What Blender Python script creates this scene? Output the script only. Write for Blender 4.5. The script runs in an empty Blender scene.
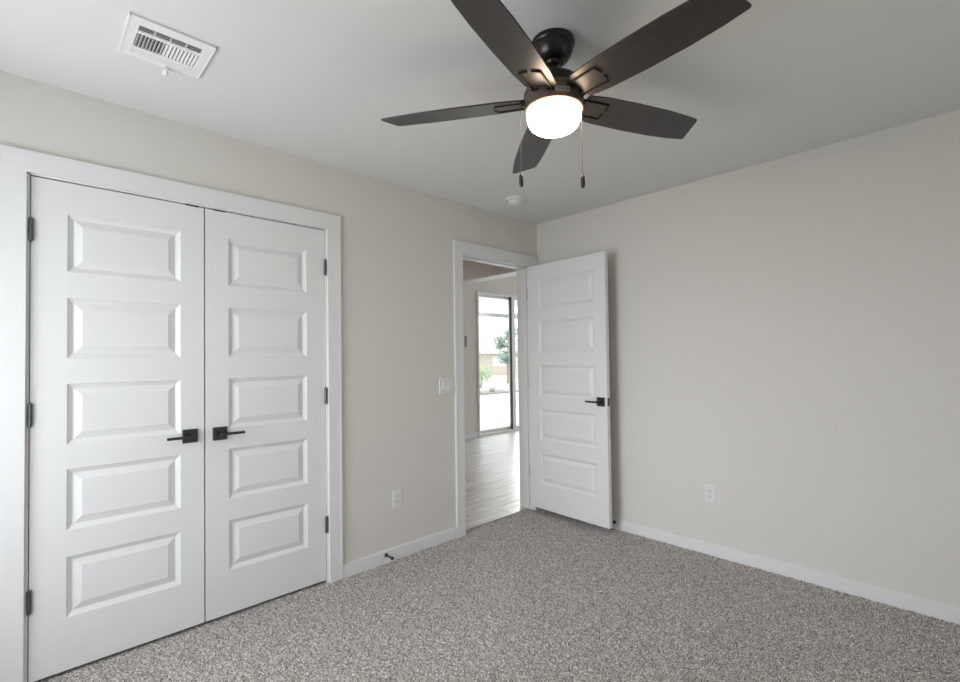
import bpy, bmesh, math, random
from math import sin, cos, pi, radians
from mathutils import Vector, Matrix
import numpy as np

SC = bpy.context.scene
COL = SC.collection
random.seed(7)

# ------------------------------------------------------------------ camera
H = 1.2817
YAW, PITCH, ROLL = 0.7622, 0.0194, -0.0127
fw = Vector((sin(YAW), cos(YAW), 0)); rt = Vector((cos(YAW), -sin(YAW), 0)); up = Vector((0, 0, 1))
F = fw * cos(PITCH) + up * sin(PITCH)
U0 = up * cos(PITCH) - fw * sin(PITCH)
R = rt * cos(ROLL) + U0 * sin(ROLL)
U = U0 * cos(ROLL) - rt * sin(ROLL)
cam_data = bpy.data.cameras.new('camera')
cam = bpy.data.objects.new('camera', cam_data)
COL.objects.link(cam)
cam.matrix_world = Matrix(((R.x, U.x, -F.x, 0), (R.y, U.y, -F.y, 0), (R.z, U.z, -F.z, H), (0, 0, 0, 1)))
cam_data.sensor_width = 36
cam_data.sensor_fit = 'HORIZONTAL'
cam_data.lens = 477.686 / 960 * 36
cam_data.shift_y = (349.384 - 341) / 960
cam_data.clip_start = 0.03
cam_data.clip_end = 300
SC.camera = cam

# ------------------------------------------------------------------ world, light, exposure
world = bpy.data.worlds.new('overcast_sky')
SC.world = world
world.use_nodes = True
bg = world.node_tree.nodes['Background']
bg.inputs['Color'].default_value = (0.93, 0.97, 1.0, 1)

SKY = 2.7
WEST_W, BEAM_W, LIVING_W, HALL_W, PATIO_W, GROUND_W = 66, 7.5, 14, 4, 460, 4.5
GLOBE = 26
bg.inputs['Strength'].default_value = SKY


def area(name, loc, direction, sx, sy, power, color):
    d = bpy.data.lights.new(name, 'AREA')
    d.shape = 'RECTANGLE'; d.size = sx; d.size_y = sy
    d.energy = power; d.color = color
    o = bpy.data.objects.new(name, d)
    COL.objects.link(o)
    o.location = loc
    o.rotation_euler = Vector(direction).to_track_quat('-Z', 'Z').to_euler()
    return o


# lamps standing in for daylight at the window beside the closet, then added fills
area('window_daylight', (-0.80, 1.70, 1.24), (1, 0, -0.04), 1.42, 1.74, WEST_W, (0.925, 0.97, 1.02))
high_sky = area('window_skylight', (-0.82, 1.70, 1.55), (1, -0.06, -0.38), 1.42, 1.2, BEAM_W, (0.92, 0.965, 1.03))
high_sky.data.spread = radians(60)
area('ground_bounce', (-0.79, 1.70, 1.15), (1, 0, 0.75), 1.4, 1.1, GROUND_W, (0.93, 0.99, 0.96))
area('living_fill', (8.95, 4.3, 1.35), (-1, 0, -0.1), 2.2, 2.0, LIVING_W, (1.0, 0.98, 0.95))  # unseen fill lamp added to brighten the living room
area('patio_fill', (10.3, 8.0, 2.1), (-0.80, -0.56, -0.22), 2.4, 1.6, PATIO_W, (1.0, 0.99, 0.97))  # lamp added out of view to brighten the tile and the opening's underside
area('hall_fill', (2.60, 4.30, 2.43), (0, 0, -1), 0.25, 0.25, HALL_W, (1.0, 0.86, 0.74))  # warm fill added to lift the hall wall, no fixture modelled

vs = SC.view_settings
vs.view_transform = 'Standard'
vs.look = 'None'
vs.exposure = -0.04
vs.gamma = 1.0
vs.use_curve_mapping = False


# ------------------------------------------------------------------ materials
def new_mat(name):
    m = bpy.data.materials.new(name)
    m.use_nodes = True
    nt = m.node_tree
    return m, nt, nt.nodes['Principled BSDF']


def mat(name, color, rough=0.5, metal=0.0, bump=0.0, bscale=200, var=0.0, vscale=6, spec=0.5, detail=3):
    m, nt, p = new_mat(name)
    p.inputs['Base Color'].default_value = (*color, 1)
    p.inputs['Roughness'].default_value = rough
    p.inputs['Metallic'].default_value = metal
    p.inputs['Specular IOR Level'].default_value = spec
    tc = nt.nodes.new('ShaderNodeTexCoord')
    if bump:
        n = nt.nodes.new('ShaderNodeTexNoise')
        n.inputs['Scale'].default_value = bscale; n.inputs['Detail'].default_value = detail
        b = nt.nodes.new('ShaderNodeBump')
        b.inputs['Strength'].default_value = bump; b.inputs['Distance'].default_value = 0.002
        nt.links.new(tc.outputs['Object'], n.inputs['Vector'])
        nt.links.new(n.outputs['Fac'], b.inputs['Height'])
        nt.links.new(b.outputs['Normal'], p.inputs['Normal'])
    if var:
        n2 = nt.nodes.new('ShaderNodeTexNoise')
        n2.inputs['Scale'].default_value = vscale
        mx = nt.nodes.new('ShaderNodeMix'); mx.data_type = 'RGBA'
        mx.inputs[6].default_value = (*[c * (1 - var) for c in color], 1)
        mx.inputs[7].default_value = (*[min(1, c * (1 + var)) for c in color], 1)
        nt.links.new(tc.outputs['Object'], n2.inputs['Vector'])
        nt.links.new(n2.outputs['Fac'], mx.inputs[0])
        nt.links.new(mx.outputs[2], p.inputs['Base Color'])
    return m


M = {}
M['wall'] = mat('greige_wall_paint', (0.70, 0.672, 0.645), 0.85, bump=0.12, bscale=160, spec=0.25)
M['ceiling'] = mat('ceiling_paint', (0.74, 0.735, 0.728), 0.9, bump=0.15, bscale=140, spec=0.2)
M['trim'] = mat('white_semigloss_trim', (0.765, 0.762, 0.775), 0.38, bump=0.02, bscale=90)
M['door'] = mat('white_door_paint', (0.765, 0.762, 0.773), 0.42, bump=0.05, bscale=120)
M['plastic'] = mat('white_plastic', (0.75, 0.75, 0.745), 0.35)
M['vent_metal'] = mat('white_enamel_metal', (0.82, 0.82, 0.82), 0.4)
M['slot'] = mat('dark_recess', (0.02, 0.02, 0.02), 0.9)
M['duct'] = mat('dark_duct_sheet', (0.12, 0.12, 0.12), 0.7)  # dark colour stands for the shade inside the duct
M['black_metal'] = mat('matte_black_metal', (0.055, 0.053, 0.051), 0.33, metal=0.7, bump=0.03, bscale=300)
M['hinge_black'] = mat('oil_rubbed_hinge', (0.13, 0.128, 0.125), 0.42, metal=0.85)
M['grey_metal'] = mat('mid_grey_metal', (0.22, 0.21, 0.20), 0.5, metal=0.4)
M['nickel'] = mat('satin_nickel', (0.62, 0.60, 0.57), 0.35, metal=0.9)
M['fan_metal'] = mat('noble_bronze_metal', (0.045, 0.040, 0.036), 0.28, metal=0.75, bump=0.02, bscale=250)
M['iron'] = mat('black_bracket_metal', (0.012, 0.011, 0.010), 0.5, metal=0.4)
M['fan_body'] = mat('lamp_lit_bronze_band', (0.17, 0.125, 0.10), 0.5, metal=0.7, bump=0.03, bscale=250)  # lighter than the other bronze, the globe's glow put into the colour
M['chain'] = mat('dark_bead_chain', (0.10, 0.09, 0.085), 0.5, metal=0.6)
M['badge'] = mat('brushed_badge', (0.34, 0.30, 0.27), 0.5, metal=0.6)
M['concrete'] = mat('pale_concrete', (0.76, 0.75, 0.735), 0.9, var=0.06, vscale=1.5)
M['lawn'] = mat('pale_winter_lawn', (0.55, 0.56, 0.48), 0.95, var=0.2, vscale=0.6)
M['curb'] = mat('grey_curb', (0.28, 0.28, 0.27), 0.9, var=0.2, vscale=2)
M['soffit'] = mat('white_soffit', (0.45, 0.45, 0.445), 0.7)
M['beam'] = mat('grey_fascia', (0.30, 0.30, 0.30), 0.7)
M['brick'] = mat('pale_brick', (0.62, 0.52, 0.46), 0.9, var=0.15, vscale=8)  # house colours paled to carry outdoor glare and haze
M['roof'] = mat('pale_shingle', (0.70, 0.69, 0.68), 0.9, var=0.1, vscale=6)
M['bark'] = mat('grey_bark', (0.32, 0.28, 0.25), 0.9, var=0.2, vscale=5)  # bark lightened too, washed out as if by bright haze
M['twig'] = mat('grey_twigs', (0.48, 0.46, 0.45), 0.9)
M['needles'] = mat('blue_green_needles', (0.36, 0.46, 0.39), 0.8, var=0.25, vscale=2)  # foliage paled, haze and overexposure put into the colour
M['leaf'] = mat('light_green_leaves', (0.42, 0.52, 0.32), 0.8, var=0.25, vscale=3)
M['stone'] = mat('pale_stone', (0.55, 0.52, 0.48), 0.9, var=0.2, vscale=3)
M['vinyl'] = mat('white_vinyl', (0.74, 0.74, 0.73), 0.45)
M['gasket'] = mat('black_gasket', (0.03, 0.03, 0.03), 0.6)


def carpet_mat():
    m, nt, p = new_mat('speckled_grey_carpet')
    tc = nt.nodes.new('ShaderNodeTexCoord')
    v = nt.nodes.new('ShaderNodeTexVoronoi'); v.inputs['Scale'].default_value = 300
    n = nt.nodes.new('ShaderNodeTexNoise'); n.inputs['Scale'].default_value = 170; n.inputs['Detail'].default_value = 4
    n2 = nt.nodes.new('ShaderNodeTexNoise'); n2.inputs['Scale'].default_value = 3
    sep = nt.nodes.new('ShaderNodeSeparateColor')
    add = nt.nodes.new('ShaderNodeMath'); add.operation = 'MULTIPLY_ADD'
    add.inputs[1].default_value = 0.45; 
    ramp = nt.nodes.new('ShaderNodeValToRGB')
    cr = ramp.color_ramp
    cr.elements[0].position = 0.40; cr.elements[0].color = (0.055, 0.048, 0.044, 1)
    cr.elements[1].position = 0.93; cr.elements[1].color = (0.84, 0.795, 0.76, 1)
    e = cr.elements.new(0.62); e.color = (0.31, 0.284, 0.267, 1)
    mul = nt.nodes.new('ShaderNodeMath'); mul.operation = 'MULTIPLY'; mul.inputs[1].default_value = 0.9
    L = nt.links.new
    for t in (v, n, n2): L(tc.outputs['Object'], t.inputs['Vector'])
    L(v.outputs['Color'], sep.inputs['Color'])
    L(n.outputs['Fac'], mul.inputs[0])
    L(sep.outputs[0], add.inputs[0]); L(mul.outputs[0], add.inputs[2])
    L(add.outputs[0], ramp.inputs['Fac'])
    L(ramp.outputs['Color'], p.inputs['Base Color'])
    p.inputs['Roughness'].default_value = 0.95
    p.inputs['Specular IOR Level'].default_value = 0.1
    p.inputs['Sheen Weight'].default_value = 0.15
    return m


def tile_mat():
    m, nt, p = new_mat('wood_look_plank_tile')
    tc = nt.nodes.new('ShaderNodeTexCoord')
    mp = nt.nodes.new('ShaderNodeMapping')
    mp.inputs['Location'].default_value = (-2.94, -2.92, 0)
    b = nt.nodes.new('ShaderNodeTexBrick')
    b.offset = 0.26; b.offset_frequency = 2
    b.inputs['Scale'].default_value = 1.0
    b.inputs['Brick Width'].default_value = 1.2
    b.inputs['Row Height'].default_value = 0.205
    b.inputs['Mortar Size'].default_value = 0.0035
    b.inputs['Mortar Smooth'].default_value = 0.1
    b.inputs['Bias'].default_value = 0.0
    b.inputs['Color1'].default_value = (0.82, 0.805, 0.79, 1)  # plank colours raised to carry the reflected light from the sliding door
    b.inputs['Color2'].default_value = (0.70, 0.68, 0.66, 1)
    b.inputs['Mortar'].default_value = (0.20, 0.19, 0.18, 1)
    mp2 = nt.nodes.new('ShaderNodeMapping'); mp2.inputs['Scale'].default_value = (1.5, 14, 1)
    n = nt.nodes.new('ShaderNodeTexNoise'); n.inputs['Scale'].default_value = 2.2; n.inputs['Detail'].default_value = 6
    ramp = nt.nodes.new('ShaderNodeValToRGB')
    ramp.color_ramp.elements[0].position = 0.3; ramp.color_ramp.elements[0].color = (0.62, 0.62, 0.62, 1)
    ramp.color_ramp.elements[1].position = 0.7; ramp.color_ramp.elements[1].color = (1.1, 1.1, 1.1, 1)
    mx = nt.nodes.new('ShaderNodeMix'); mx.data_type = 'RGBA'; mx.blend_type = 'MULTIPLY'; mx.inputs[0].default_value = 1
    bp = nt.nodes.new('ShaderNodeBump'); bp.inputs['Strength'].default_value = 0.35; bp.inputs['Distance'].default_value = 0.002; bp.invert = True
    L = nt.links.new
    L(tc.outputs['Object'], mp.inputs['Vector']); L(mp.outputs['Vector'], b.inputs['Vector'])
    L(tc.outputs['Object'], mp2.inputs['Vector']); L(mp2.outputs['Vector'], n.inputs['Vector'])
    L(n.outputs['Fac'], ramp.inputs['Fac'])
    L(b.outputs['Color'], mx.inputs[6]); L(ramp.outputs['Color'], mx.inputs[7])
    L(mx.outputs[2], p.inputs['Base Color'])
    L(b.outputs['Fac'], bp.inputs['Height']); L(bp.outputs['Normal'], p.inputs['Normal'])
    p.inputs['Roughness'].default_value = 0.33
    return m


def glass_mat(name='clear_window_glass', tint=(0.96, 0.98, 0.97)):
    m, nt, p = new_mat(name)
    out = nt.nodes['Material Output']
    tr = nt.nodes.new('ShaderNodeBsdfTransparent'); tr.inputs['Color'].default_value = (*tint, 1)
    gl = nt.nodes.new('ShaderNodeBsdfGlossy'); gl.inputs['Roughness'].default_value = 0.02
    lw = nt.nodes.new('ShaderNodeLayerWeight'); lw.inputs['Blend'].default_value = 0.5
    pw = nt.nodes.new('ShaderNodeMath'); pw.operation = 'POWER'; pw.inputs[1].default_value = 5
    fr = nt.nodes.new('ShaderNodeMath'); fr.operation = 'MULTIPLY_ADD'; fr.inputs[1].default_value = 0.9; fr.inputs[2].default_value = 0.03
    nt.links.new(lw.outputs['Facing'], pw.inputs[0]); nt.links.new(pw.outputs[0], fr.inputs[0])
    mx = nt.nodes.new('ShaderNodeMixShader')
    L = nt.links.new
    L(fr.outputs[0], mx.inputs[0]); L(tr.outputs[0], mx.inputs[1]); L(gl.outputs[0], mx.inputs[2])
    L(mx.outputs[0], out.inputs['Surface'])
    nt.nodes.remove(p)
    return m


def globe_mat():
    # frosted glass lit by the bulbs inside it
    m, nt, p = new_mat('lit_frosted_glass')
    p.inputs['Base Color'].default_value = (0.9, 0.88, 0.85, 1)
    p.inputs['Roughness'].default_value = 0.35
    n = nt.nodes.new('ShaderNodeTexNoise'); n.inputs['Scale'].default_value = 9
    tc = nt.nodes.new('ShaderNodeTexCoord')
    ramp = nt.nodes.new('ShaderNodeValToRGB')
    ramp.color_ramp.elements[0].position = 0.25; ramp.color_ramp.elements[0].color = (1.0, 0.72, 0.46, 1)
    ramp.color_ramp.elements[1].position = 0.75; ramp.color_ramp.elements[1].color = (1.0, 0.80, 0.58, 1)
    nt.links.new(tc.outputs['Object'], n.inputs['Vector'])
    nt.links.new(n.outputs['Fac'], ramp.inputs['Fac'])
    nt.links.new(ramp.outputs['Color'], p.inputs['Emission Color'])
    p.inputs['Emission Strength'].default_value = GLOBE
    return m


def blade_mat():
    m, nt, p = new_mat('dark_walnut_blade')
    tc = nt.nodes.new('ShaderNodeTexCoord')
    mp = nt.nodes.new('ShaderNodeMapping'); mp.inputs['Scale'].default_value = (2, 40, 40)
    n = nt.nodes.new('ShaderNodeTexNoise'); n.inputs['Scale'].default_value = 3; n.inputs['Detail'].default_value = 5
    ramp = nt.nodes.new('ShaderNodeValToRGB')
    ramp.color_ramp.elements[0].position = 0.3; ramp.color_ramp.elements[0].color = (0.018, 0.015, 0.0135, 1)
    ramp.color_ramp.elements[1].position = 0.7; ramp.color_ramp.elements[1].color = (0.032, 0.026, 0.023, 1)
    L = nt.links.new
    L(tc.outputs['Object'], mp.inputs['Vector']); L(mp.outputs['Vector'], n.inputs['Vector'])
    L(n.outputs['Fac'], ramp.inputs['Fac']); L(ramp.outputs['Color'], p.inputs['Base Color'])
    p.inputs['Roughness'].default_value = 0.36
    p.inputs['Specular IOR Level'].default_value = 0.7
    return m


M['carpet'] = carpet_mat(); M['tile'] = tile_mat(); M['glass'] = glass_mat(); M['dimmed_glass'] = glass_mat('dimmed_window_glass', (0.75, 0.755, 0.75))  # bedroom pane tint added to cut the sky light coming in
M['globe'] = globe_mat(); M['blade'] = blade_mat()


# ------------------------------------------------------------------ mesh helpers
def link(name, bm, m, parent=None, smooth=False):
    bmesh.ops.recalc_face_normals(bm, faces=bm.faces)
    me = bpy.data.meshes.new(name)
    bm.to_mesh(me); bm.free()
    if smooth:
        for p in me.polygons: p.use_smooth = True
        try:
            me.set_sharp_from_angle(angle=radians(35))
        except Exception:
            pass
    me.materials.append(m)
    o = bpy.data.objects.new(name, me)
    COL.objects.link(o)
    if parent: o.parent = parent
    return o


def box(bm, x0, x1, y0, y1, z0, z1, bev=0.0, seg=1):
    g = bmesh.ops.create_cube(bm, size=1)
    v = g['verts']
    for q in v:
        q.co = Vector(((x0 + x1) / 2 + q.co.x * (x1 - x0), (y0 + y1) / 2 + q.co.y * (y1 - y0), (z0 + z1) / 2 + q.co.z * (z1 - z0)))
    if bev:
        es = list({e for q in v for e in q.link_edges})
        bmesh.ops.bevel(bm, geom=es, offset=bev, segments=seg, affect='EDGES', profile=0.5)


def B(*boxes, bev=0.0):
    bm = bmesh.new()
    for b in boxes: box(bm, *b, bev=bev)
    return bm


def lathe(bm, prof, seg=48, c=(0, 0, 0), cap=True):
    rings = []
    for r, z in prof:
        if r < 1e-6:
            rings.append([bm.verts.new((c[0], c[1], c[2] + z))])
        else:
            rings.append([bm.verts.new((c[0] + r * cos(2 * pi * k / seg), c[1] + r * sin(2 * pi * k / seg), c[2] + z)) for k in range(seg)])
    for a, b in zip(rings, rings[1:]):
        for k in range(seg):
            k2 = (k + 1) % seg
            if len(a) == 1 and len(b) == 1: continue
            if len(a) == 1: bm.faces.new((a[0], b[k], b[k2]))
            elif len(b) == 1: bm.faces.new((a[k], a[k2], b[0]))
            else: bm.faces.new((a[k], a[k2], b[k2], b[k]))
    if cap:
        for r in (rings[0], rings[-1]):
            if len(r) > 2: bm.faces.new(r)


def cyl(bm, p0, p1, r0, r1=None, seg=16):
    r1 = r0 if r1 is None else r1
    p0, p1 = Vector(p0), Vector(p1)
    d = (p1 - p0).normalized()
    a = d.orthogonal().normalized(); b = d.cross(a)
    A = [bm.verts.new(p0 + (a * cos(2 * pi * k / seg) + b * sin(2 * pi * k / seg)) * r0) for k in range(seg)]
    C_ = [bm.verts.new(p1 + (a * cos(2 * pi * k / seg) + b * sin(2 * pi * k / seg)) * r1) for k in range(seg)]
    for k in range(seg):
        bm.faces.new((A[k], A[(k + 1) % seg], C_[(k + 1) % seg], C_[k]))
    bm.faces.new(A); bm.faces.new(C_)


def prism(bm, pts, z0, z1):
    a = [bm.verts.new((x, y, z0)) for x, y in pts]; b = [bm.verts.new((x, y, z1)) for x, y in pts]
    n = len(pts)
    for k in range(n): bm.faces.new((a[k], a[(k + 1) % n], b[(k + 1) % n], b[k]))
    bm.faces.new(a); bm.faces.new(b)


def tag(o, label, cat, group=None, kind=None):
    o['label'] = label; o['category'] = cat
    if group: o['group'] = group
    if kind: o['kind'] = kind
    return o


def thing(name, label, cat, loc=(0, 0, 0), rz=0.0, group=None, kind=None):
    o = bpy.data.objects.new(name, None)
    o.empty_display_size = 0.1
    COL.objects.link(o)
    o.location = loc; o.rotation_euler = (0, 0, rz)
    return tag(o, label, cat, group, kind)


def struct(name, bm, m, label, cat, smooth=False):
    return tag(link(name, bm, m, None, smooth), label, cat, None, 'structure')


# ------------------------------------------------------------------ room shell
XW, XE, YS, YN, ZC = -0.62, 3.217, -0.75, 2.639, 2.44
WT = 0.14
DX0, DX1 = 0.0143, 1.2745            # closet opening
EX0, EX1 = 2.343, 3.122            # bedroom door opening
DH = 2.055
b0 = -0.12

struct('wall_north', B((XW, DX0 - 0.016, YN, YN + WT, b0, ZC), (DX1 + 0.016, EX0 - 0.018, YN, YN + WT, b0, ZC), (EX1 + 0.018, XE + WT, YN, YN + WT, b0, ZC),
       (DX0 - 0.016, DX1 + 0.016, YN, YN + WT, DH + 0.018, ZC), (EX0 - 0.018, EX1 + 0.018, YN, YN + WT, DH + 0.018, ZC)), M['wall'],
       'greige painted wall with the closet doors and the bedroom doorway', 'wall')
struct('wall_east', B((XE, XE + WT, YS - WT, YN, b0, ZC)), M['wall'], 'plain greige painted wall behind the open bedroom door', 'wall')
WY0, WY1, WZ0, WZ1 = 0.95, 2.45, 0.30, 2.15
struct('wall_west', B((XW - WT, XW, YS - WT, WY0, b0, ZC), (XW - WT, XW, WY1, YN + WT, b0, ZC), (XW - WT, XW, WY0, WY1, b0, WZ0), (XW - WT, XW, WY0, WY1, WZ1, ZC)),
       M['wall'], 'greige wall with a window beside the closet', 'wall')
SX0, SX1 = 0.85, 2.65
struct('wall_south', B((XW, SX0, YS - WT, YS, b0, ZC), (SX1, XE, YS - WT, YS, b0, ZC), (SX0, SX1, YS - WT, YS, b0, WZ0), (SX0, SX1, YS - WT, YS, WZ1, ZC)),
       M['wall'], 'greige wall with an added window opposite the closet', 'wall')
struct('ceiling', B((XW - WT, XE + WT, YS - WT, YN + WT, ZC, ZC + 0.12)), M['ceiling'], 'off-white painted bedroom ceiling holding the fan', 'ceiling')


def window(name, horizontal, a0, a1, plane, label):
    """frame, sash and pane in an opening; horizontal: opening runs along X"""
    def bx(u0, u1, d0, d1, z0, z1):
        return (u0, u1, d0, d1, z0, z1) if horizontal else (d0, d1, u0, u1, z0, z1)
    d0, d1 = plane - 0.05, plane + 0.03
    f = 0.05
    o = struct(name, B(bx(a0, a0 + f, d0, d1, WZ0, WZ1), bx(a1 - f, a1, d0, d1, WZ0, WZ1), bx(a0 + f, a1 - f, d0, d1, WZ0, WZ0 + f), bx(a0 + f, a1 - f, d0, d1, WZ1 - f, WZ1),
                       bx((a0 + a1) / 2 - 0.02, (a0 + a1) / 2 + 0.02, d0, d1, WZ0 + f, WZ1 - f)), M['vinyl'], label, 'window')
    link('pane', B(bx(a0 + f, (a0 + a1) / 2 - 0.02, plane - 0.012, plane - 0.008, WZ0 + f, WZ1 - f), bx((a0 + a1) / 2 + 0.02, a1 - f, plane - 0.012, plane - 0.008, WZ0 + f, WZ1 - f)), M['dimmed_glass'], o)
    return o


window('window_1', False, WY0, WY1, XW - 0.09, 'white vinyl window in the wall left of the closet')
window('window_2', True, SX0, SX1, YS - 0.09, 'unseen white vinyl window added in the wall facing the closet')  # added behind the camera to fill the room with light


def carpet():
    step = 0.0058
    xs = np.arange(XW - 0.05, XE + 0.05, step); ys = np.arange(YS - 0.05, YN + 0.052, step)
    rng = np.random.default_rng(3)
    X, Y = np.meshgrid(xs, ys, indexing='ij')
    n = X.shape
    X = X + rng.normal(0, step * 0.25, n); Y = Y + rng.normal(0, step * 0.25, n)
    Y[:, -1] = YN + 0.052
    Z = rng.random(n) * 0.009 - 0.0085
    co = np.stack([X, Y, Z], -1).reshape(-1, 3).astype(np.float32)
    idx = np.arange(n[0] * n[1]).reshape(n)
    q = np.stack([idx[:-1, :-1], idx[1:, :-1], idx[1:, 1:], idx[:-1, 1:]], -1).reshape(-1, 4).astype(np.int32)
    me = bpy.data.meshes.new('floor')
    me.vertices.add(len(co)); me.vertices.foreach_set('co', co.ravel())
    me.loops.add(q.size); me.loops.foreach_set('vertex_index', q.ravel())
    me.polygons.add(len(q)); me.polygons.foreach_set('loop_start', np.arange(0, q.size, 4, dtype=np.int32))
    me.polygons.foreach_set('loop_total', np.full(len(q), 4, dtype=np.int32))
    me.polygons.foreach_set('use_smooth', np.ones(len(q), dtype=bool))
    me.update(calc_edges=True)
    me.materials.append(M['carpet'])
    o = bpy.data.objects.new('floor', me)
    COL.objects.link(o)
    tag(o, 'speckled grey cut-pile carpet covering the bedroom floor', 'carpet', None, 'structure')


carpet()
struct('floor_slab', B((XW - 0.1, XE + 0.1, YS - 0.1, YN + 0.05, -0.11, -0.016)), M['concrete'], 'concrete slab under the carpet', 'floor')

# baseboards: flat board with an eased top edge
BBH, BBT = 0.073, 0.014


def baseboard(name, x0, x1, y0, y1, label):
    struct(name, B((x0, x1, y0, y1, -0.02, BBH), bev=0.003), M['trim'], label, 'baseboard')


baseboard('baseboard_north', 1.361, 2.259, YN - BBT, YN + 0.002, 'short white baseboard between the closet and the bedroom doorway')
baseboard('baseboard_east', XE - BBT, XE + 0.002, YS, YN, 'long white baseboard along the right-hand wall')
baseboard('baseboard_west', XW - 0.002, XW + BBT, YS, YN, 'white baseboard under the window by the closet')
baseboard('baseboard_south', XW, XE, YS - 0.002, YS + BBT, 'white baseboard under the added window facing the closet')
baseboard('baseboard_corner', XW, -0.088, YN - BBT, YN + 0.002, 'stub of white baseboard left of the closet')


# casings (flat stock with an eased edge and a small inner bead) and jambs
def casing(name, x0, x1, xi0, xi1, zt, zi, label, y=YN, sgn=-1):
    t = 0.018
    ya, yb = (y - t, y + 0.002) if sgn < 0 else (y - 0.002, y + t)
    yc, yd = (y - t - 0.0018, y - t + 0.004) if sgn < 0 else (y + t - 0.004, y + t + 0.0018)
    bm = bmesh.new()

    def u_frame(a0, a1, b0_, b1, top, inner, y0, y1, bev):
        pts = [(a0, -0.02), (b0_, -0.02), (b0_, inner), (b1, inner), (b1, -0.02), (a1, -0.02), (a1, top), (a0, top)]
        fa = [bm.verts.new((x, y0, z)) for x, z in pts]; fb = [bm.verts.new((x, y1, z)) for x, z in pts]
        bm.faces.new(fa); bm.faces.new(fb)
        es = []
        for k in range(8):
            f = bm.faces.new((fa[k], fa[(k + 1) % 8], fb[(k + 1) % 8], fb[k]))
            es += [bm.edges.get((fa[k], fa[(k + 1) % 8])), bm.edges.get((fb[k], fb[(k + 1) % 8]))]
        bmesh.ops.bevel(bm, geom=es, offset=bev, segments=1, affect='EDGES')
    u_frame(x0, x1, xi0, xi1, zt, zi, ya, yb, 0.0015)
    w = 0.012      # slightly proud outer band
    u_frame(x0, x1, x0 + w, x1 - w, zt, zt - w, yc, yd, 0.0012)
    struct(name, bm, M['trim'], label, 'door trim')


casing('trim_1', -0.086, 1.364, 0.003, 1.283, 2.142, 2.056, 'white casing framing the double closet doors')
casing('trim_2', 2.259, 3.212, 2.337, 3.128, 2.150, 2.063, 'white casing framing the bedroom doorway')
casing('trim_3', 2.259, 3.212, 2.337, 3.128, 2.150, 2.063, 'white casing on the hall side of the bedroom doorway', y=YN + WT, sgn=1)


def jamb(name, x0, x1, zt, stop, label):
    bm = bmesh.new()
    y0, y1 = YN - 0.001, YN + WT + 0.001
    box(bm, x0 - 0.018, x0, y0, y1, -0.02, zt + 0.018, bev=0.001)
    box(bm, x1, x1 + 0.018, y0, y1, -0.02, zt + 0.018, bev=0.001)
    box(bm, x0 - 0.018, x1 + 0.018, y0, y1, zt, zt + 0.018, bev=0.001)
    s0 = YN + 0.040
    box(bm, x0 - 0.001, x0 + 0.011, s0, s0 + 0.035, -0.02, zt, bev=0.001)
    box(bm, x1 - 0.011, x1 + 0.001, s0, s0 + 0.035, -0.02, zt, bev=0.001)
    box(bm, x0, x1, s0, s0 + 0.035, zt - 0.011, zt + 0.001, bev=0.001)
    return struct(name, bm, M['trim'], label, 'door jamb')


jamb('trim_4', DX0, DX1, DH - 0.004, True, 'white jamb lining the closet opening')
je = jamb('trim_5', EX0, EX1, DH + 0.002, True, 'white jamb lining the bedroom doorway')
link('strike_plate', B((EX0 - 0.0005, EX0 + 0.0015, YN + 0.002, YN + 0.034, 0.90, 0.96), bev=0.0005), M['black_metal'], je)['label'] = 'black strike plate'

for z in (1.83, 1.08, 0.32):
    link('hinge_leaf', B((EX1 - 0.0014, EX1 + 0.0005, YN + 0.006, YN + 0.036, z - 0.044, z + 0.044), bev=0.0004), M['nickel'], je)['label'] = 'pale satin hinge leaf'


# ------------------------------------------------------------------ panel doors
def panel_door(name, w, h, t, px0, px1, panels, label):
    """local frame: x 0..w, face at y=0 looking to -y, body to y=t, z 0..h"""
    bm = bmesh.new()
    xs = [0, px0, px1, w]
    zs = [0]
    for a, b in panels: zs += [a, b]
    zs.append(h)

    def face(pts): bm.faces.new([bm.verts.new(p) for p in pts])
    prof = [(0, 0), (0.0025, 0.004), (0.0185, 0.0132), (0.0215, 0.0132), (0.047, 0.0040), (0.050, 0.0030)]
    for side in (0, 1):
        Y = (lambda d: d) if side == 0 else (lambda d: t - d)
        for i in range(3):
            for j in range(len(zs) - 1):
                x0, x1, z0, z1 = xs[i], xs[i + 1], zs[j], zs[j + 1]
                if i == 1 and j % 2 == 1:
                    rings = []
                    for ins, dep in prof:
                        rings.append([(x0 + ins, Y(dep), z0 + ins), (x1 - ins, Y(dep), z0 + ins), (x1 - ins, Y(dep), z1 - ins), (x0 + ins, Y(dep), z1 - ins)])
                    for ra, rb in zip(rings, rings[1:]):
                        for k in range(4):
                            face((ra[k], ra[(k + 1) % 4], rb[(k + 1) % 4], rb[k]))
                    face(rings[-1])
                else:
                    face(((x0, Y(0), z0), (x1, Y(0), z0), (x1, Y(0), z1), (x0, Y(0), z1)))
    for i in range(3):
        for z in (0, h): face(((xs[i], 0, z), (xs[i + 1], 0, z), (xs[i + 1], t, z), (xs[i], t, z)))
    for j in range(len(zs) - 1):
        for x in (0, w): face(((x, 0, zs[j]), (x, 0, zs[j + 1]), (x, t, zs[j + 1]), (x, t, zs[j])))
    bmesh.ops.remove_doubles(bm, verts=bm.verts, dist=1e-5)
    return struct(name, bm, M['door'], label, 'door')


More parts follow.
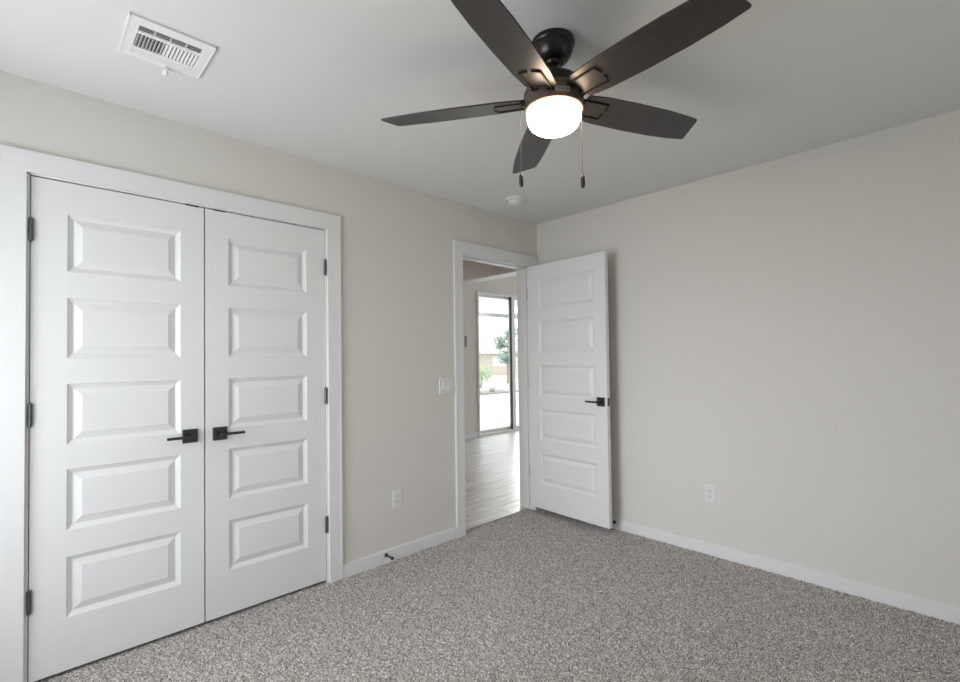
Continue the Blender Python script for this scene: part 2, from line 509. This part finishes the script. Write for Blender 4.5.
def lever_handle(parent, x, z, direction, y=0.0, sgn=-1):
    """square rosette with a flat bar lever; direction +1/-1 along local x; sgn -1: sticks out to -y"""
    def yy(a, b): return (y + sgn * b, y + sgn * a) if sgn < 0 else (y + a, y + b)
    ros = link('door_handle', B((x - 0.0325, x + 0.0325, *yy(-0.001, 0.009), z - 0.0325, z + 0.0325), bev=0.0018), M['black_metal'], parent)
    bm = bmesh.new()
    cyl(bm, (x, y + sgn * 0.008, z), (x, y + sgn * 0.016, z), 0.017, 0.0155, 24)
    cyl(bm, (x, y + sgn * 0.014, z), (x, y + sgn * 0.052, z), 0.0105, 0.0105, 20)
    link('neck', bm, M['black_metal'], ros, True)
    e = x + direction * 0.103
    x0, x1 = sorted((x - direction * 0.012, e))
    link('lever', B((x0, x1, *yy(0.042, 0.056), z - 0.0065, z + 0.0065), bev=0.0022), M['black_metal'], ros)
    return ros


def hinge(parent, x, y, z, m, leafdir, leaf_y):
    bm = bmesh.new()
    cyl(bm, (x, y, z - 0.044), (x, y, z + 0.044), 0.0078, seg=16)
    cyl(bm, (x, y, z + 0.044), (x, y, z + 0.050), 0.0055, 0.003, seg=12)
    cyl(bm, (x, y, z - 0.050), (x, y, z - 0.044), 0.003, 0.0045, seg=12)
    for k in (-0.022, 0.0, 0.022):
        cyl(bm, (x, y, z + k - 0.0006), (x, y, z + k + 0.0006), 0.0083, seg=16)
    a, b = sorted((x, x + leafdir * 0.0015))
    box(bm, a - 0.0008, b + 0.0008, min(y, leaf_y), max(y, leaf_y), z - 0.044, z + 0.044)
    return link('hinge', bm, m, parent, True)


DW, DZ0 = 0.6242, 0.0135
DHT = 2.0455 - DZ0
P_CL = [(0.229, 0.479), (0.588, 0.841), (0.944, 1.198), (1.307, 1.559), (1.670, 1.914)]
P_CL = [(a - DZ0, b - DZ0) for a, b in P_CL]
YD = YN + 0.004
d1 = panel_door('door_1', DW, DHT, 0.035, 0.113, 0.524, P_CL, 'left leaf of the white five-panel closet double doors')
d1.location = (0.0175, YD, DZ0)
d2 = panel_door('door_2', DW, DHT, 0.035, 0.106, 0.514, P_CL, 'right leaf of the white five-panel closet double doors')
d2.location = (0.6475, YD, DZ0)
lever_handle(d1, 0.581 - 0.018, 0.927 - DZ0, -1)
lever_handle(d2, 0.7115 - 0.6475, 0.924 - DZ0, 1)
for z in (1.828, 1.078, 0.333):
    hinge(d1, 0.0005, -0.0065, z - DZ0, M['hinge_black'], 1, 0.02)
    hinge(d2, DW + 0.0002, -0.0065, z - DZ0, M['hinge_black'], 1, 0.02)
for d, x in ((d1, 0.592 - 0.018), (d2, 0.712 - 0.6475)):
    link('ball_catch', B((x - 0.028, x + 0.028, -0.002, 0.026, DHT - 0.002, DHT + 0.0045), bev=0.0005), M['black_metal'], d)['label'] = 'black ball catch on the top edge'

# the open bedroom door
ew = 0.762; ez = 0.048
P_EN = [(a + DZ0 - ez + 0.022, b + DZ0 - ez + 0.022) for a, b in P_CL]
d3 = panel_door('door_3', ew, 2.05 - ez, 0.035, 0.110, 0.660, P_EN, 'white five-panel bedroom door standing open against the right-hand wall')
d3.location = (3.075, 2.627, ez)
d3.rotation_euler = (0, 0, radians(-90 - 2.5 + 0.0) + radians(0))
lever_handle(d3, ew - 0.052, 0.956 - ez, -1)
lever_handle(d3, ew - 0.052, 0.956 - ez, -1, y=0.035, sgn=1)
link('latch_plate', B((ew - 0.0005, ew + 0.0012, 0.005, 0.030, 0.956 - ez - 0.029, 0.956 - ez + 0.029), bev=0.0005), M['black_metal'], d3)['label'] = 'black latch plate on the door edge'
for z in (1.83, 1.08, 0.32):
    bm = bmesh.new()
    cyl(bm, (-0.004, 0.040, z - ez - 0.044), (-0.004, 0.040, z - ez + 0.044), 0.0062, seg=16)
    box(bm, -0.0022, -0.0004, 0.002, 0.040, z - ez - 0.044, z - ez + 0.044)
    link('hinge', bm, M['nickel'], d3, True)['label'] = 'pale satin hinge'


# ------------------------------------------------------------------ closet and hall shells
struct('wall_closet', B((XW, 1.95, 3.42, 3.50, b0, ZC), (1.95, 2.03, YN + WT, 3.50, b0, ZC), (XW - WT, XW, YN + WT, 3.50, b0, ZC)), M['wall'], 'closet walls behind the double doors', 'wall')
struct('ceiling_closet', B((XW, 2.03, YN + WT, 3.50, ZC, ZC + 0.1)), M['ceiling'], 'closet ceiling', 'ceiling')
struct('floor_closet', B((XW, 1.95, YN + 0.05, 3.42, -0.11, -0.008)), M['carpet'], 'carpet inside the closet', 'floor')

YL = 5.71
struct('floor_hall', B((2.03, 9.2, YN + 0.055, YL + 0.1, -0.11, -0.003)), M['tile'], 'wood-look plank tile floor beyond the doorway', 'floor')
struct('trim_6', B((EX0, EX1, YN + 0.049, YN + 0.060, -0.02, 0.004), bev=0.0015), M['nickel'], 'thin metal strip where carpet meets tile in the doorway', 'trim')
XH0, XH1 = XE + WT, XE + WT + 0.15
# hall: header wall with a wide opening into the living room
ZH = 2.112
struct('wall_hall_east', B((XH0, XH1, YN - 0.2, 2.93, b0, 2.74), (XH0, XH1, 4.35, YL, b0, 2.74), (XH0, XH1, 2.93, 4.35, ZH, 2.74)), M['wall'],
       'greige hall wall with a wide opening to the living room', 'wall')
struct('trim_7', B((XH0 - 0.004, XH1 + 0.004, 2.93, 4.35, ZH - 0.014, ZH + 0.001)), M['trim'], 'white lining under the head of the hall opening', 'trim')
struct('wall_hall_west', B((1.95, 2.03, 3.50, YL, b0, ZC)), M['wall'], 'greige wall at the end of the hall', 'wall')
struct('ceiling_hall', B((1.95, XH0, YN + WT, YL + 0.1, ZC, ZC + 0.1)), M['ceiling'], 'hall ceiling beyond the doorway', 'ceiling')
# living room
S0, S1, SZ = 5.385, 7.20, 2.405
struct('wall_living_north', B((1.95, S0, YL, YL + 0.15, b0, 2.74), (S1, 9.2, YL, YL + 0.15, b0, 2.74), (S0, S1, YL, YL + 0.15, SZ, 2.74)), M['wall'],
       'pale living room wall around the sliding glass door', 'wall')
struct('wall_living_east', B((9.05, 9.2, 2.0, 3.1, b0, 2.74), (9.05, 9.2, 5.4, YL, b0, 2.74), (9.05, 9.2, 3.1, 5.4, 2.4, 2.74), (9.05, 9.2, 3.1, 5.4, b0, 0.3)), M['wall'], 'living room wall with a large unseen window added for the fill light', 'wall')  # opening invented to go with the living room fill lamp
struct('wall_living_south', B((XH1, 9.05, 2.0, 2.1, b0, 2.74)), M['wall'], 'living room wall behind the bedroom', 'wall')
struct('floor_living', B((XH1, 9.05, 2.1, YN + 0.055, -0.11, -0.003)), M['tile'], 'plank tile floor in the near part of the living room', 'floor')
struct('ceiling_living', B((XH0, 9.2, 2.0, YL + 0.15, 2.74, 2.84)), M['ceiling'], 'living room ceiling', 'ceiling')
struct('baseboard_living', B((2.03, S0 - 0.005, YL - 0.014, YL + 0.002, -0.02, 0.085), bev=0.003), M['trim'], 'white baseboard left of the sliding glass door', 'baseboard')

# sliding glass door
sd = struct('door_4', B((S0, S0 + 0.035, YL - 0.02, YL + 0.11, -0.01, SZ), (S1 - 0.035, S1, YL - 0.02, YL + 0.11, -0.01, SZ), (S0 + 0.035, S1 - 0.035, YL - 0.02, YL + 0.11, SZ - 0.04, SZ),
                          (S0 + 0.035, S1 - 0.035, YL - 0.02, YL + 0.11, -0.01, 0.035), bev=0.003), M['vinyl'], 'white sliding glass patio door seen through the doorway', 'sliding door')


def sash(x0, x1, y, sl, sr):
    s = link('sash', B((x0, x0 + sl, y, y + 0.035, 0.035, SZ - 0.04), (x1 - sr, x1, y, y + 0.035, 0.035, SZ - 0.04), (x0 + sl, x1 - sr, y, y + 0.035, 0.035, 0.085), (x0 + sl, x1 - sr, y, y + 0.035, SZ - 0.085, SZ - 0.04), bev=0.002), M['vinyl'], sd)
    link('pane', B((x0 + sl, x1 - sr, y + 0.015, y + 0.020, 0.085, SZ - 0.085)), M['glass'], s)
    return s


sash(S0 + 0.035, 6.29, YL + 0.055, 0.025, 0.05)
s2 = sash(6.235, S1 - 0.035, YL + 0.005, 0.09, 0.03)
link('gasket', B((6.222, 6.236, YL + 0.0, YL + 0.045, 0.035, SZ - 0.04)), M['gasket'], sd)['label'] = 'dark weather seal'

th = tag(link('wall_fitting', B((5.115, 5.15, YL - 0.014, YL + 0.001, 1.47, 1.65), bev=0.003), M['grey_metal']), 'small narrow dark fitting on the far wall left of the sliding door', 'wall fitting')  # narrow dark fitting of unidentified kind

# ------------------------------------------------------------------ ceiling fan
FX, FY, BZ = 1.3985, 1.0575, 2.217
fan = thing('ceiling_fan', 'dark bronze five-blade ceiling fan with a lit frosted glass globe', 'ceiling fan', (FX, FY, ZC))


def fz(z): return z - ZC


def flathe(name, prof, m, parent=fan, seg=64, label=None):
    bm = bmesh.new()
    lathe(bm, [(r, fz(z)) for r, z in prof], seg)
    o = link(name, bm, m, parent, True)
    if label: o['label'] = label
    return o


flathe('canopy', [(0.077, 2.4395), (0.0795, 2.434), (0.0795, 2.424), (0.0765, 2.4195), (0.0735, 2.417), (0.0735, 2.410), (0.070, 2.396), (0.063, 2.380), (0.054, 2.369), (0.046, 2.365), (0.037, 2.363), (0.034, 2.368), (0.0, 2.368)], M['fan_metal'])
flathe('downrod', [(0.0, 2.376), (0.027, 2.372), (0.030, 2.362), (0.026, 2.352), (0.014, 2.348), (0.0135, 2.318), (0.022, 2.316), (0.024, 2.300), (0.0, 2.300)], M['fan_metal'])
flathe('motor_housing', [(0.0, 2.322), (0.028, 2.321), (0.036, 2.317), (0.070, 2.303), (0.092, 2.288), (0.099, 2.276), (0.100, 2.252), (0.096, 2.247), (0.0, 2.247)], M['fan_metal'])
flathe('switch_housing', [(0.0, 2.249), (0.104, 2.249), (0.1085, 2.246), (0.1085, 2.236), (0.1055, 2.234), (0.1065, 2.230), (0.1075, 2.195), (0.1070, 2.183), (0.102, 2.181), (0.097, 2.184), (0.0, 2.186)], M['fan_body'])
flathe('glass_shade', [(0.096, 2.1855), (0.0975, 2.179), (0.0985, 2.163), (0.0955, 2.146), (0.088, 2.130), (0.075, 2.119), (0.057, 2.1115), (0.030, 2.108), (0.0, 2.107)], M['globe'])['label'] = 'glowing frosted glass globe'

# five blades
OUT = [(0.116, -0.052), (0.124, -0.060), (0.20, -0.067), (0.34, -0.0705), (0.48, -0.0690), (0.58, -0.0625), (0.624, -0.0590), (0.632, -0.054), (0.658, 0.047), (0.657, 0.054), (0.649, 0.058),
       (0.58, 0.066), (0.48, 0.0725), (0.34, 0.0735), (0.20, 0.069), (0.124, 0.060), (0.116, 0.052)]
bm = bmesh.new(); prism(bm, OUT, -0.003, 0.003)
bmesh.ops.bevel(bm, geom=[e for e in bm.edges if abs(e.verts[0].co.z - e.verts[1].co.z) < 1e-5], offset=0.0015, segments=2, affect='EDGES')
blade0 = link('blade', bm, M['blade'], fan)
# the iron: a flat arm under the blade's root, with an angular hook each side
bm = bmesh.new()


def strip(pts, w, z0, z1):
    for (xa, ya), (xb, yb) in zip(pts, pts[1:]):
        d = Vector((xb - xa, yb - ya)); L_ = d.length; d /= L_; n = Vector((-d.y, d.x)) * (w / 2); e = d * (w / 2)
        prism(bm, [(xa - e.x + n.x, ya - e.y + n.y), (xb + e.x + n.x, yb + e.y + n.y), (xb + e.x - n.x, yb + e.y - n.y), (xa - e.x - n.x, ya - e.y - n.y)], z0, z1)


for sg in (-1, 1):
    strip([(0.096, sg * 0.036), (0.212, sg * 0.038), (0.219, sg * 0.011)], 0.0052, -0.008, -0.0025)
strip([(0.100, -0.036), (0.100, 0.036)], 0.012, -0.010, -0.0025)
prism(bm, [(0.085, -0.030), (0.150, -0.028), (0.150, 0.028), (0.085, 0.030)], 0.003, 0.010)
iron0 = link('blade_iron', bm, M['iron'], blade0)
PITCHB = radians(-13.0)
for i, az in enumerate((123.4, 50.8, -22.3, -95.0, 196.4)):
    b = blade0 if i == 0 else blade0.copy()
    if i:
        COL.objects.link(b); b.parent = fan
        c = iron0.copy(); COL.objects.link(c); c.parent = b
    b.location = (0, 0, fz(BZ + 0.004))
    b.rotation_mode = 'XYZ'
    b.rotation_euler = (Matrix.Rotation(radians(az), 3, 'Z') @ Matrix.Rotation(PITCHB, 3, 'X')).to_euler()

# badge on the band, facing the room's doorway side
ba = math.atan2(-0.72, -0.60) + 0.06
bm = B((0.1070, 0.1092, -0.026, 0.026, -0.0095, 0.0095), bev=0.0008)
bd = link('badge', bm, M['badge'], fan)
bd['label'] = 'small pale maker badge'
bd.location = (0, 0, fz(2.206)); bd.rotation_euler = (0, 0, ba)
bm = bmesh.new()
box(bm, 0.1085, 0.1096, -0.016, 0.010, -0.0012, 0.0012)
cyl(bm, (0.1085, 0.017, 0), (0.1096, 0.017, 0), 0.0045, seg=16)
link('emblem', bm, M['fan_body'], bd)['label'] = 'dark worn mark on the badge'

for dx, dy, z0, z1 in ((1.3105 - FX, 1.1435 - FY, 1.906, 1.953), (1.473 - FX, 0.988 - FY, 1.899, 1.946)):
    bm = bmesh.new()
    k = 0.108 / math.hypot(dx, dy)
    cyl(bm, (dx * k * 0.93, dy * k * 0.93, fz(2.214)), (dx, dy, fz(2.213)), 0.004, seg=10)
    z = 2.211
    while z > z1 + 0.002:
        bmesh.ops.create_icosphere(bm, subdivisions=1, radius=0.0017, matrix=Matrix.Translation((dx, dy, fz(z))))
        z -= 0.0034
    cyl(bm, (dx, dy, fz(z1)), (dx, dy, fz(2.212)), 0.0007, seg=6)
    ch = link('pull_chain', bm, M['chain'], fan, True)
    bm = bmesh.new()
    lathe(bm, [(0.0, fz(z1 + 0.003)), (0.003, fz(z1 + 0.002)), (0.0065, fz(z1 - 0.004)), (0.0078, fz(z1 - 0.015)), (0.0078, fz(z0 + 0.010)), (0.0062, fz(z0 + 0.002)), (0.0, fz(z0))], 18, (dx, dy, 0))
    link('pull_knob', bm, M['black_metal'], ch, True)['label'] = 'dark bullet-shaped pull'

# ------------------------------------------------------------------ ceiling air register
vx0, vx1, vy0, vy1 = 0.246, 0.508, 1.906, 2.176
vent = thing('air_vent', 'white ceiling air register with louvers and a damper lever', 'air vent', ((vx0 + vx1) / 2, (vy0 + vy1) / 2, ZC))
cx, cy = (vx0 + vx1) / 2, (vy0 + vy1) / 2


def vb(x0, x1, y0, y1, z0, z1): return (x0 - cx, x1 - cx, y0 - cy, y1 - cy, z0 - ZC, z1 - ZC)


zt, zb = ZC - 0.0005, ZC - 0.0075
rows = [(1.953, 1.990), (2.004, 2.094), (2.114, 2.143)]
ux0, ux1 = 0.280, 0.471
bm = bmesh.new()
for b in ((vx0, ux0, vy0, vy1), (ux1, vx1, vy0, vy1), (ux0, ux1, vy0, rows[0][0]), (ux0, ux1, rows[0][1], rows[1][0]), (ux0, ux1, rows[1][1], rows[2][0]), (ux0, ux1, rows[2][1], vy1)):
    box(bm, *vb(*b, zb, zt))
box(bm, *vb(0.3685, 0.3755, rows[1][0], rows[1][1], zb, zt))
for r in (rows[0], rows[2]):
    for k in range(1, 4):
        x = ux0 + (ux1 - ux0) * k / 4
        box(bm, *vb(x - 0.002, x + 0.002, *r, zb + 0.0015, zt))
# sloped rim around the flange
ed = [(vx0 - 0.0, vx1, vy0 - 0.0, vy0 + 0.006), (vx0, vx1, vy1 - 0.006, vy1), (vx0, vx0 + 0.006, vy0, vy1), (vx1 - 0.006, vx1, vy0, vy1)]
for b in ed: box(bm, *vb(*b, zb - 0.002, zb + 0.002), bev=0.0009)
link('frame', bm, M['vent_metal'], vent)
link('duct_shade', B(vb(ux0 - 0.002, ux1 + 0.002, rows[0][0] - 0.002, rows[2][1] + 0.002, ZC - 0.0016, ZC - 0.0008)), M['duct'], vent)['label'] = 'dark sheet painted as the shade behind the louvers'  # thin dark sheet painted as shade, no real opening behind it


def slat(bm, c, length, along_x, tilt, w=0.011, t=0.0012):
    ca, sa = cos(tilt), sin(tilt)
    vv = []
    g = bmesh.ops.create_cube(bm, size=1)['verts']
    for v in g:
        a, b_, h_ = v.co.x * length, v.co.y * w, v.co.z * t
        p, q = b_ * ca - h_ * sa, b_ * sa + h_ * ca
        v.co = Vector((c[0] + (a if along_x else p), c[1] + (p if along_x else a), c[2] + q))


zc_ = -0.0052
for r, tl in ((rows[0], radians(38)), (rows[2], radians(-38))):
    n = 3 if r is rows[0] else 2
    for k in range(n):
        y = r[0] + (r[1] - r[0]) * (k + 0.75) / (n + 0.25)
        bm = bmesh.new()
        slat(bm, ((ux0 + ux1) / 2 - cx, y - cy, zc_), ux1 - ux0, True, tl, w=0.010)
        link('louver', bm, M['vent_metal'], vent)
for x0, x1, tl in ((0.281, 0.3675, radians(52)), (0.3765, 0.470, radians(-48))):
    for k in range(8):
        bm = bmesh.new()
        x = x0 + (x1 - x0) * (k + 0.5) / 8
        slat(bm, (x - cx, (rows[1][0] + rows[1][1]) / 2 - cy, zc_), rows[1][1] - rows[1][0], False, tl, w=0.0105)
        link('louver', bm, M['vent_metal'], vent)
bm = bmesh.new()
cyl(bm, (0.392 - cx, 2.158 - cy, -0.007), (0.392 - cx, 2.162 - cy, -0.024), 0.0030, seg=10)
cyl(bm, (0.389 - cx, 2.163 - cy, -0.033), (0.394 - cx, 2.166 - cy, -0.033), 0.0125, 0.0125, seg=24)
link('damper_lever', bm, M['vent_metal'], vent, True)

# ------------------------------------------------------------------ smoke detector
sm = thing('smoke_detector', 'round white smoke detector on the ceiling near the room corner', 'smoke detector', (2.582, 2.313, ZC))
bm = bmesh.new(); lathe(bm, [(0.074, 0.0), (0.075, -0.006), (0.073, -0.013), (0.068, -0.015), (0.0, -0.015)], 48)
link('base', bm, M['plastic'], sm, True)
bm = bmesh.new(); lathe(bm, [(0.054, -0.014), (0.055, -0.020), (0.0515, -0.034), (0.046, -0.041), (0.030, -0.044), (0.0, -0.045)], 48)
link('cover', bm, M['plastic'], sm, True)
bm = bmesh.new(); cyl(bm, (0, 0, -0.044), (0, 0, -0.047), 0.012, 0.011, 20)
link('test_button', bm, M['plastic'], sm, True)


# ------------------------------------------------------------------ outlets and switch (local: wall plane y=0, facing -y)
def outlet(label, loc, rz):
    o = thing('wall_outlet', label, 'outlet', loc, rz, 'wall outlets')
    link('cover_plate', B((-0.035, 0.035, -0.0055, 0.001, -0.0575, 0.0575), bev=0.002), M['plastic'], o)
    for s in (1, -1):
        zc = s * 0.0195
        bm = bmesh.new()
        pts = []
        for k in range(24):
            a = 2 * pi * k / 24
            pts.append((0.0168 * cos(a), max(-0.0135, min(0.0135, 0.0168 * sin(a)))))
        va = [bm.verts.new((x, -0.0075, zc + z)) for x, z in pts]; vb_ = [bm.verts.new((x, -0.004, zc + z)) for x, z in pts]
        bm.faces.new(va); bm.faces.new(vb_)
        for k in range(24): bm.faces.new((va[k], va[(k + 1) % 24], vb_[(k + 1) % 24], vb_[k]))
        so = link('socket', bm, M['plastic'], o)
        bm = B((-0.0075, -0.0052, -0.0080, -0.0070, zc - 0.001, zc + 0.0075), (0.0052, 0.0075, -0.0080, -0.0070, zc - 0.0005, zc + 0.0070))
        cyl(bm, (0, -0.0080, zc - 0.0075), (0, -0.0070, zc - 0.0075), 0.0026, seg=12)
        link('slots', bm, M['slot'], so)['label'] = 'dark plug slots'
    bm = bmesh.new(); cyl(bm, (0, -0.0068, 0), (0, -0.0050, 0), 0.003, seg=12)
    link('screw', bm, M['plastic'], o)
    return o


outlet('white wall outlet between the closet and the bedroom doorway', (1.757, YN, 0.381), 0)
outlet('white wall outlet low on the right-hand wall', (XE, 1.229, 0.389), radians(-90))

sw = thing('light_switch', 'white double light switch plate beside the bedroom doorway', 'light switch', (2.180, YN, 1.093))
link('cover_plate', B((-0.064, 0.064, -0.0085, 0.001, -0.0575, 0.0575), bev=0.002), M['plastic'], sw)
for x, tl in ((-0.0235, 7), (0.0235, -7)):
    bm = B((-0.0165, 0.0165, -0.004, 0.003, -0.033, 0.033), bev=0.001)
    bmesh.ops.rotate(bm, verts=bm.verts, cent=(0, 0, 0), matrix=Matrix.Rotation(radians(tl), 3, 'X'))
    bmesh.ops.translate(bm, verts=bm.verts, vec=(x, -0.0085, 0))
    link('rocker', bm, M['plastic'], sw)


# ------------------------------------------------------------------ door stops
def door_stop(label, loc, rz):
    o = thing('door_stop', label, 'door stop', loc, rz, 'door stops')
    bm = bmesh.new()
    bmesh.ops.create_cone(bm, cap_ends=True, segments=20, radius1=0.013, radius2=0.009, depth=0.008, matrix=Matrix.Translation((0, -0.004, 0)) @ Matrix.Rotation(radians(90), 4, 'X'))
    cyl(bm, (0, -0.006, 0), (0, -0.062, 0), 0.0048, seg=14)
    link('rod', bm, M['black_metal'], o, True)
    bm = bmesh.new(); cyl(bm, (0, -0.060, 0), (0, -0.076, 0), 0.0095, 0.0085, seg=18)
    link('rubber_tip', bm, M['gasket'], o, True)
    return o


door_stop('black rod door stop on the baseboard between closet and doorway', (1.663, YN - BBT, 0.046), 0)
door_stop('black rod door stop low behind the open bedroom door', (XE - BBT, 1.920, 0.046), radians(-90))

# ------------------------------------------------------------------ outside the sliding door
GZ = -0.12
struct('ground', B((-30, 160, YL + 0.15, 13.2, GZ - 0.1, GZ)), M['concrete'], 'pale concrete patio and drive outside the sliding door', 'patio')
struct('ground_lawn', B((-60, 220, 13.5, 240, GZ - 0.1, GZ - 0.02), (-60, 220, -60, YS - WT, GZ - 0.1, GZ - 0.02), (-60, XW - WT, YS - WT, YL + 0.15, GZ - 0.1, GZ - 0.02)), M['lawn'], 'pale winter ground beyond the drive', 'ground')
struct('ground_curb', B((-30, 160, 13.2, 13.5, GZ - 0.1, GZ + 0.07), bev=0.01), M['curb'], 'grey curb across the far edge of the drive', 'curb')
bm = bmesh.new()
y = YL + 0.15
while y < 9.3:
    box(bm, 1.5, 16, y, y + 0.145, 2.52, 2.54); y += 0.15
box(bm, 1.5, 16, YL + 0.15, 9.5, 2.54, 2.62)
struct('roof_porch', bm, M['soffit'], 'boarded porch ceiling outside the sliding door', 'porch roof')
struct('beam_porch', B((1.5, 16, 9.3, 9.5, 2.45, 2.54)), M['beam'], 'grey beam along the edge of the porch ceiling', 'beam')


def ext(px, dist):
    """a spot on the outside ground seen along the doorway's line of sight"""
    k = (px - 480) / 477.7
    d = Vector((R.x * k + F.x, R.y * k + F.y))
    return d.x * dist, d.y * dist


x, y = ext(497, 44)
hs = thing('house', 'low tan brick house far beyond the sliding door', 'house', (x, y, GZ - 0.02), radians(-38))
link('wall', B((-5.0, 4.6, -3, 3, 0, 1.9)), M['brick'], hs)
bm = bmesh.new()
for xa, xb in ((-5.5, 5.1),):
    v = [bm.verts.new(p) for p in ((xa, -3.5, 1.85), (xb, -3.5, 1.85), (xb, 3.5, 1.85), (xa, 3.5, 1.85), (xa + 2.6, 0, 3.3), (xb - 2.6, 0, 3.3))]
    for f in ((0, 1, 5, 4), (2, 3, 4, 5), (0, 4, 3), (1, 2, 5), (0, 3, 2, 1)): bm.faces.new([v[k] for k in f])
link('roof', bm, M['roof'], hs)
for xw in (-3.2, -0.8, 1.6):
    w_ = link('window', B((xw, xw + 1.1, -3.03, -2.98, 0.75, 1.6)), M['vinyl'], hs)


def leaves(bm, c, r, n, size, squash=1.0):
    for _ in range(n):
        while True:
            p = Vector((random.uniform(-1, 1), random.uniform(-1, 1), random.uniform(-1, 1)))
            if 0.25 < p.length < 1: break
        p = Vector((c[0] + p.x * r, c[1] + p.y * r, c[2] + p.z * r * squash))
        a = Vector((random.gauss(0, 1), random.gauss(0, 1), random.gauss(0, 1))).normalized() * size
        b = a.orthogonal().normalized() * size * 0.6
        bm.faces.new([bm.verts.new(p + a), bm.verts.new(p + b), bm.verts.new(p - a), bm.verts.new(p - b)])


# evergreen
x, y = ext(508, 27)
ev = thing('evergreen_tree', 'tall blue-green evergreen tree seen through the sliding door', 'tree', (x, y, GZ - 0.02))
bm = bmesh.new(); cyl(bm, (0, 0, 0), (0.05, 0, 2.9), 0.11, 0.04, 10)
for k in range(16):
    a = random.uniform(0, 2 * pi); z = random.uniform(1.0, 2.8)
    cyl(bm, (0, 0, z), (cos(a) * 0.9, sin(a) * 0.9, z + 0.2), 0.03, 0.01, 6)
link('trunk', bm, M['bark'], ev, True)
bm = bmesh.new()
for k in range(26):
    a = random.uniform(0, 2 * pi); z = random.uniform(1.15, 3.0); q = (0.95 - abs(z - 1.9) * 0.5) * random.uniform(0.3, 1)
    leaves(bm, (cos(a) * q, sin(a) * q, z), 0.34, 60, 0.075, 0.55)
link('foliage', bm, M['needles'], ev)
# shrub
x, y = ext(480.5, 22)
sh = thing('shrub', 'light green shrub at the left edge of the sliding door view', 'shrub', (x, y, GZ - 0.02))
bm = bmesh.new()
for k in range(7):
    a = random.uniform(0, 2 * pi); cyl(bm, (0, 0, 0), (cos(a) * 0.3, sin(a) * 0.3, 0.8), 0.02, 0.008, 6)
link('stem', bm, M['bark'], sh)
bm = bmesh.new()
for k in range(9):
    leaves(bm, (random.uniform(-0.35, 0.35), random.uniform(-0.35, 0.35), random.uniform(0.4, 0.95)), 0.33, 70, 0.05)
link('foliage', bm, M['leaf'], sh)


def bare_tree(px, dist, h, label):
    x, y = ext(px, dist)
    o = thing('bare_tree', label, 'tree', (x, y, GZ - 0.02), 0, 'bare trees beyond the drive')
    bm = bmesh.new()

    def grow(p, d, L_, r, lev):
        q = p + d * L_
        cyl(bm, p, q, r, r * 0.65, 6)
        if lev == 0: return
        for _ in range(3 if lev > 1 else 4):
            nd = (d + Vector((random.gauss(0, 0.5), random.gauss(0, 0.5), random.gauss(0.1, 0.3)))).normalized()
            grow(q, nd, L_ * random.uniform(0.6, 0.85), r * 0.6, lev - 1)
    grow(Vector((0, 0, 0)), Vector((0, 0, 1)), h * 0.30, h * 0.018, 4)
    link('branches', bm, M['twig'], o)
    return o


bare_tree(486, 40, 4.2, 'small bare tree standing left of the house')
bare_tree(492, 50, 4.6, 'bare tree rising behind the middle of the house roof')
bare_tree(517.5, 33, 4.6, 'bare tree at the right beyond the evergreen')
for k, (px, dist, s) in enumerate(((484, 16.5, 0.22), (491, 17.5, 0.30), (499, 17.0, 0.20))):
    x, y = ext(px, dist + 3)
    bm = bmesh.new(); bmesh.ops.create_icosphere(bm, subdivisions=3, radius=s)
    for v in bm.verts:
        v.co *= 1 + 0.18 * sin(v.co.x * 17 + k) * cos(v.co.y * 13 + 2 * k)
        v.co.z *= 0.65
    o = link('boulder', bm, M['stone'], None, True)
    o.location = (x, y, GZ - 0.02 + s * 0.5)
    tag(o, ('small pale boulder beyond the curb, leftmost of three', 'largest of three pale boulders beyond the curb', 'small pale boulder beyond the curb, rightmost of three')[k], 'boulder', 'boulders beyond the curb')
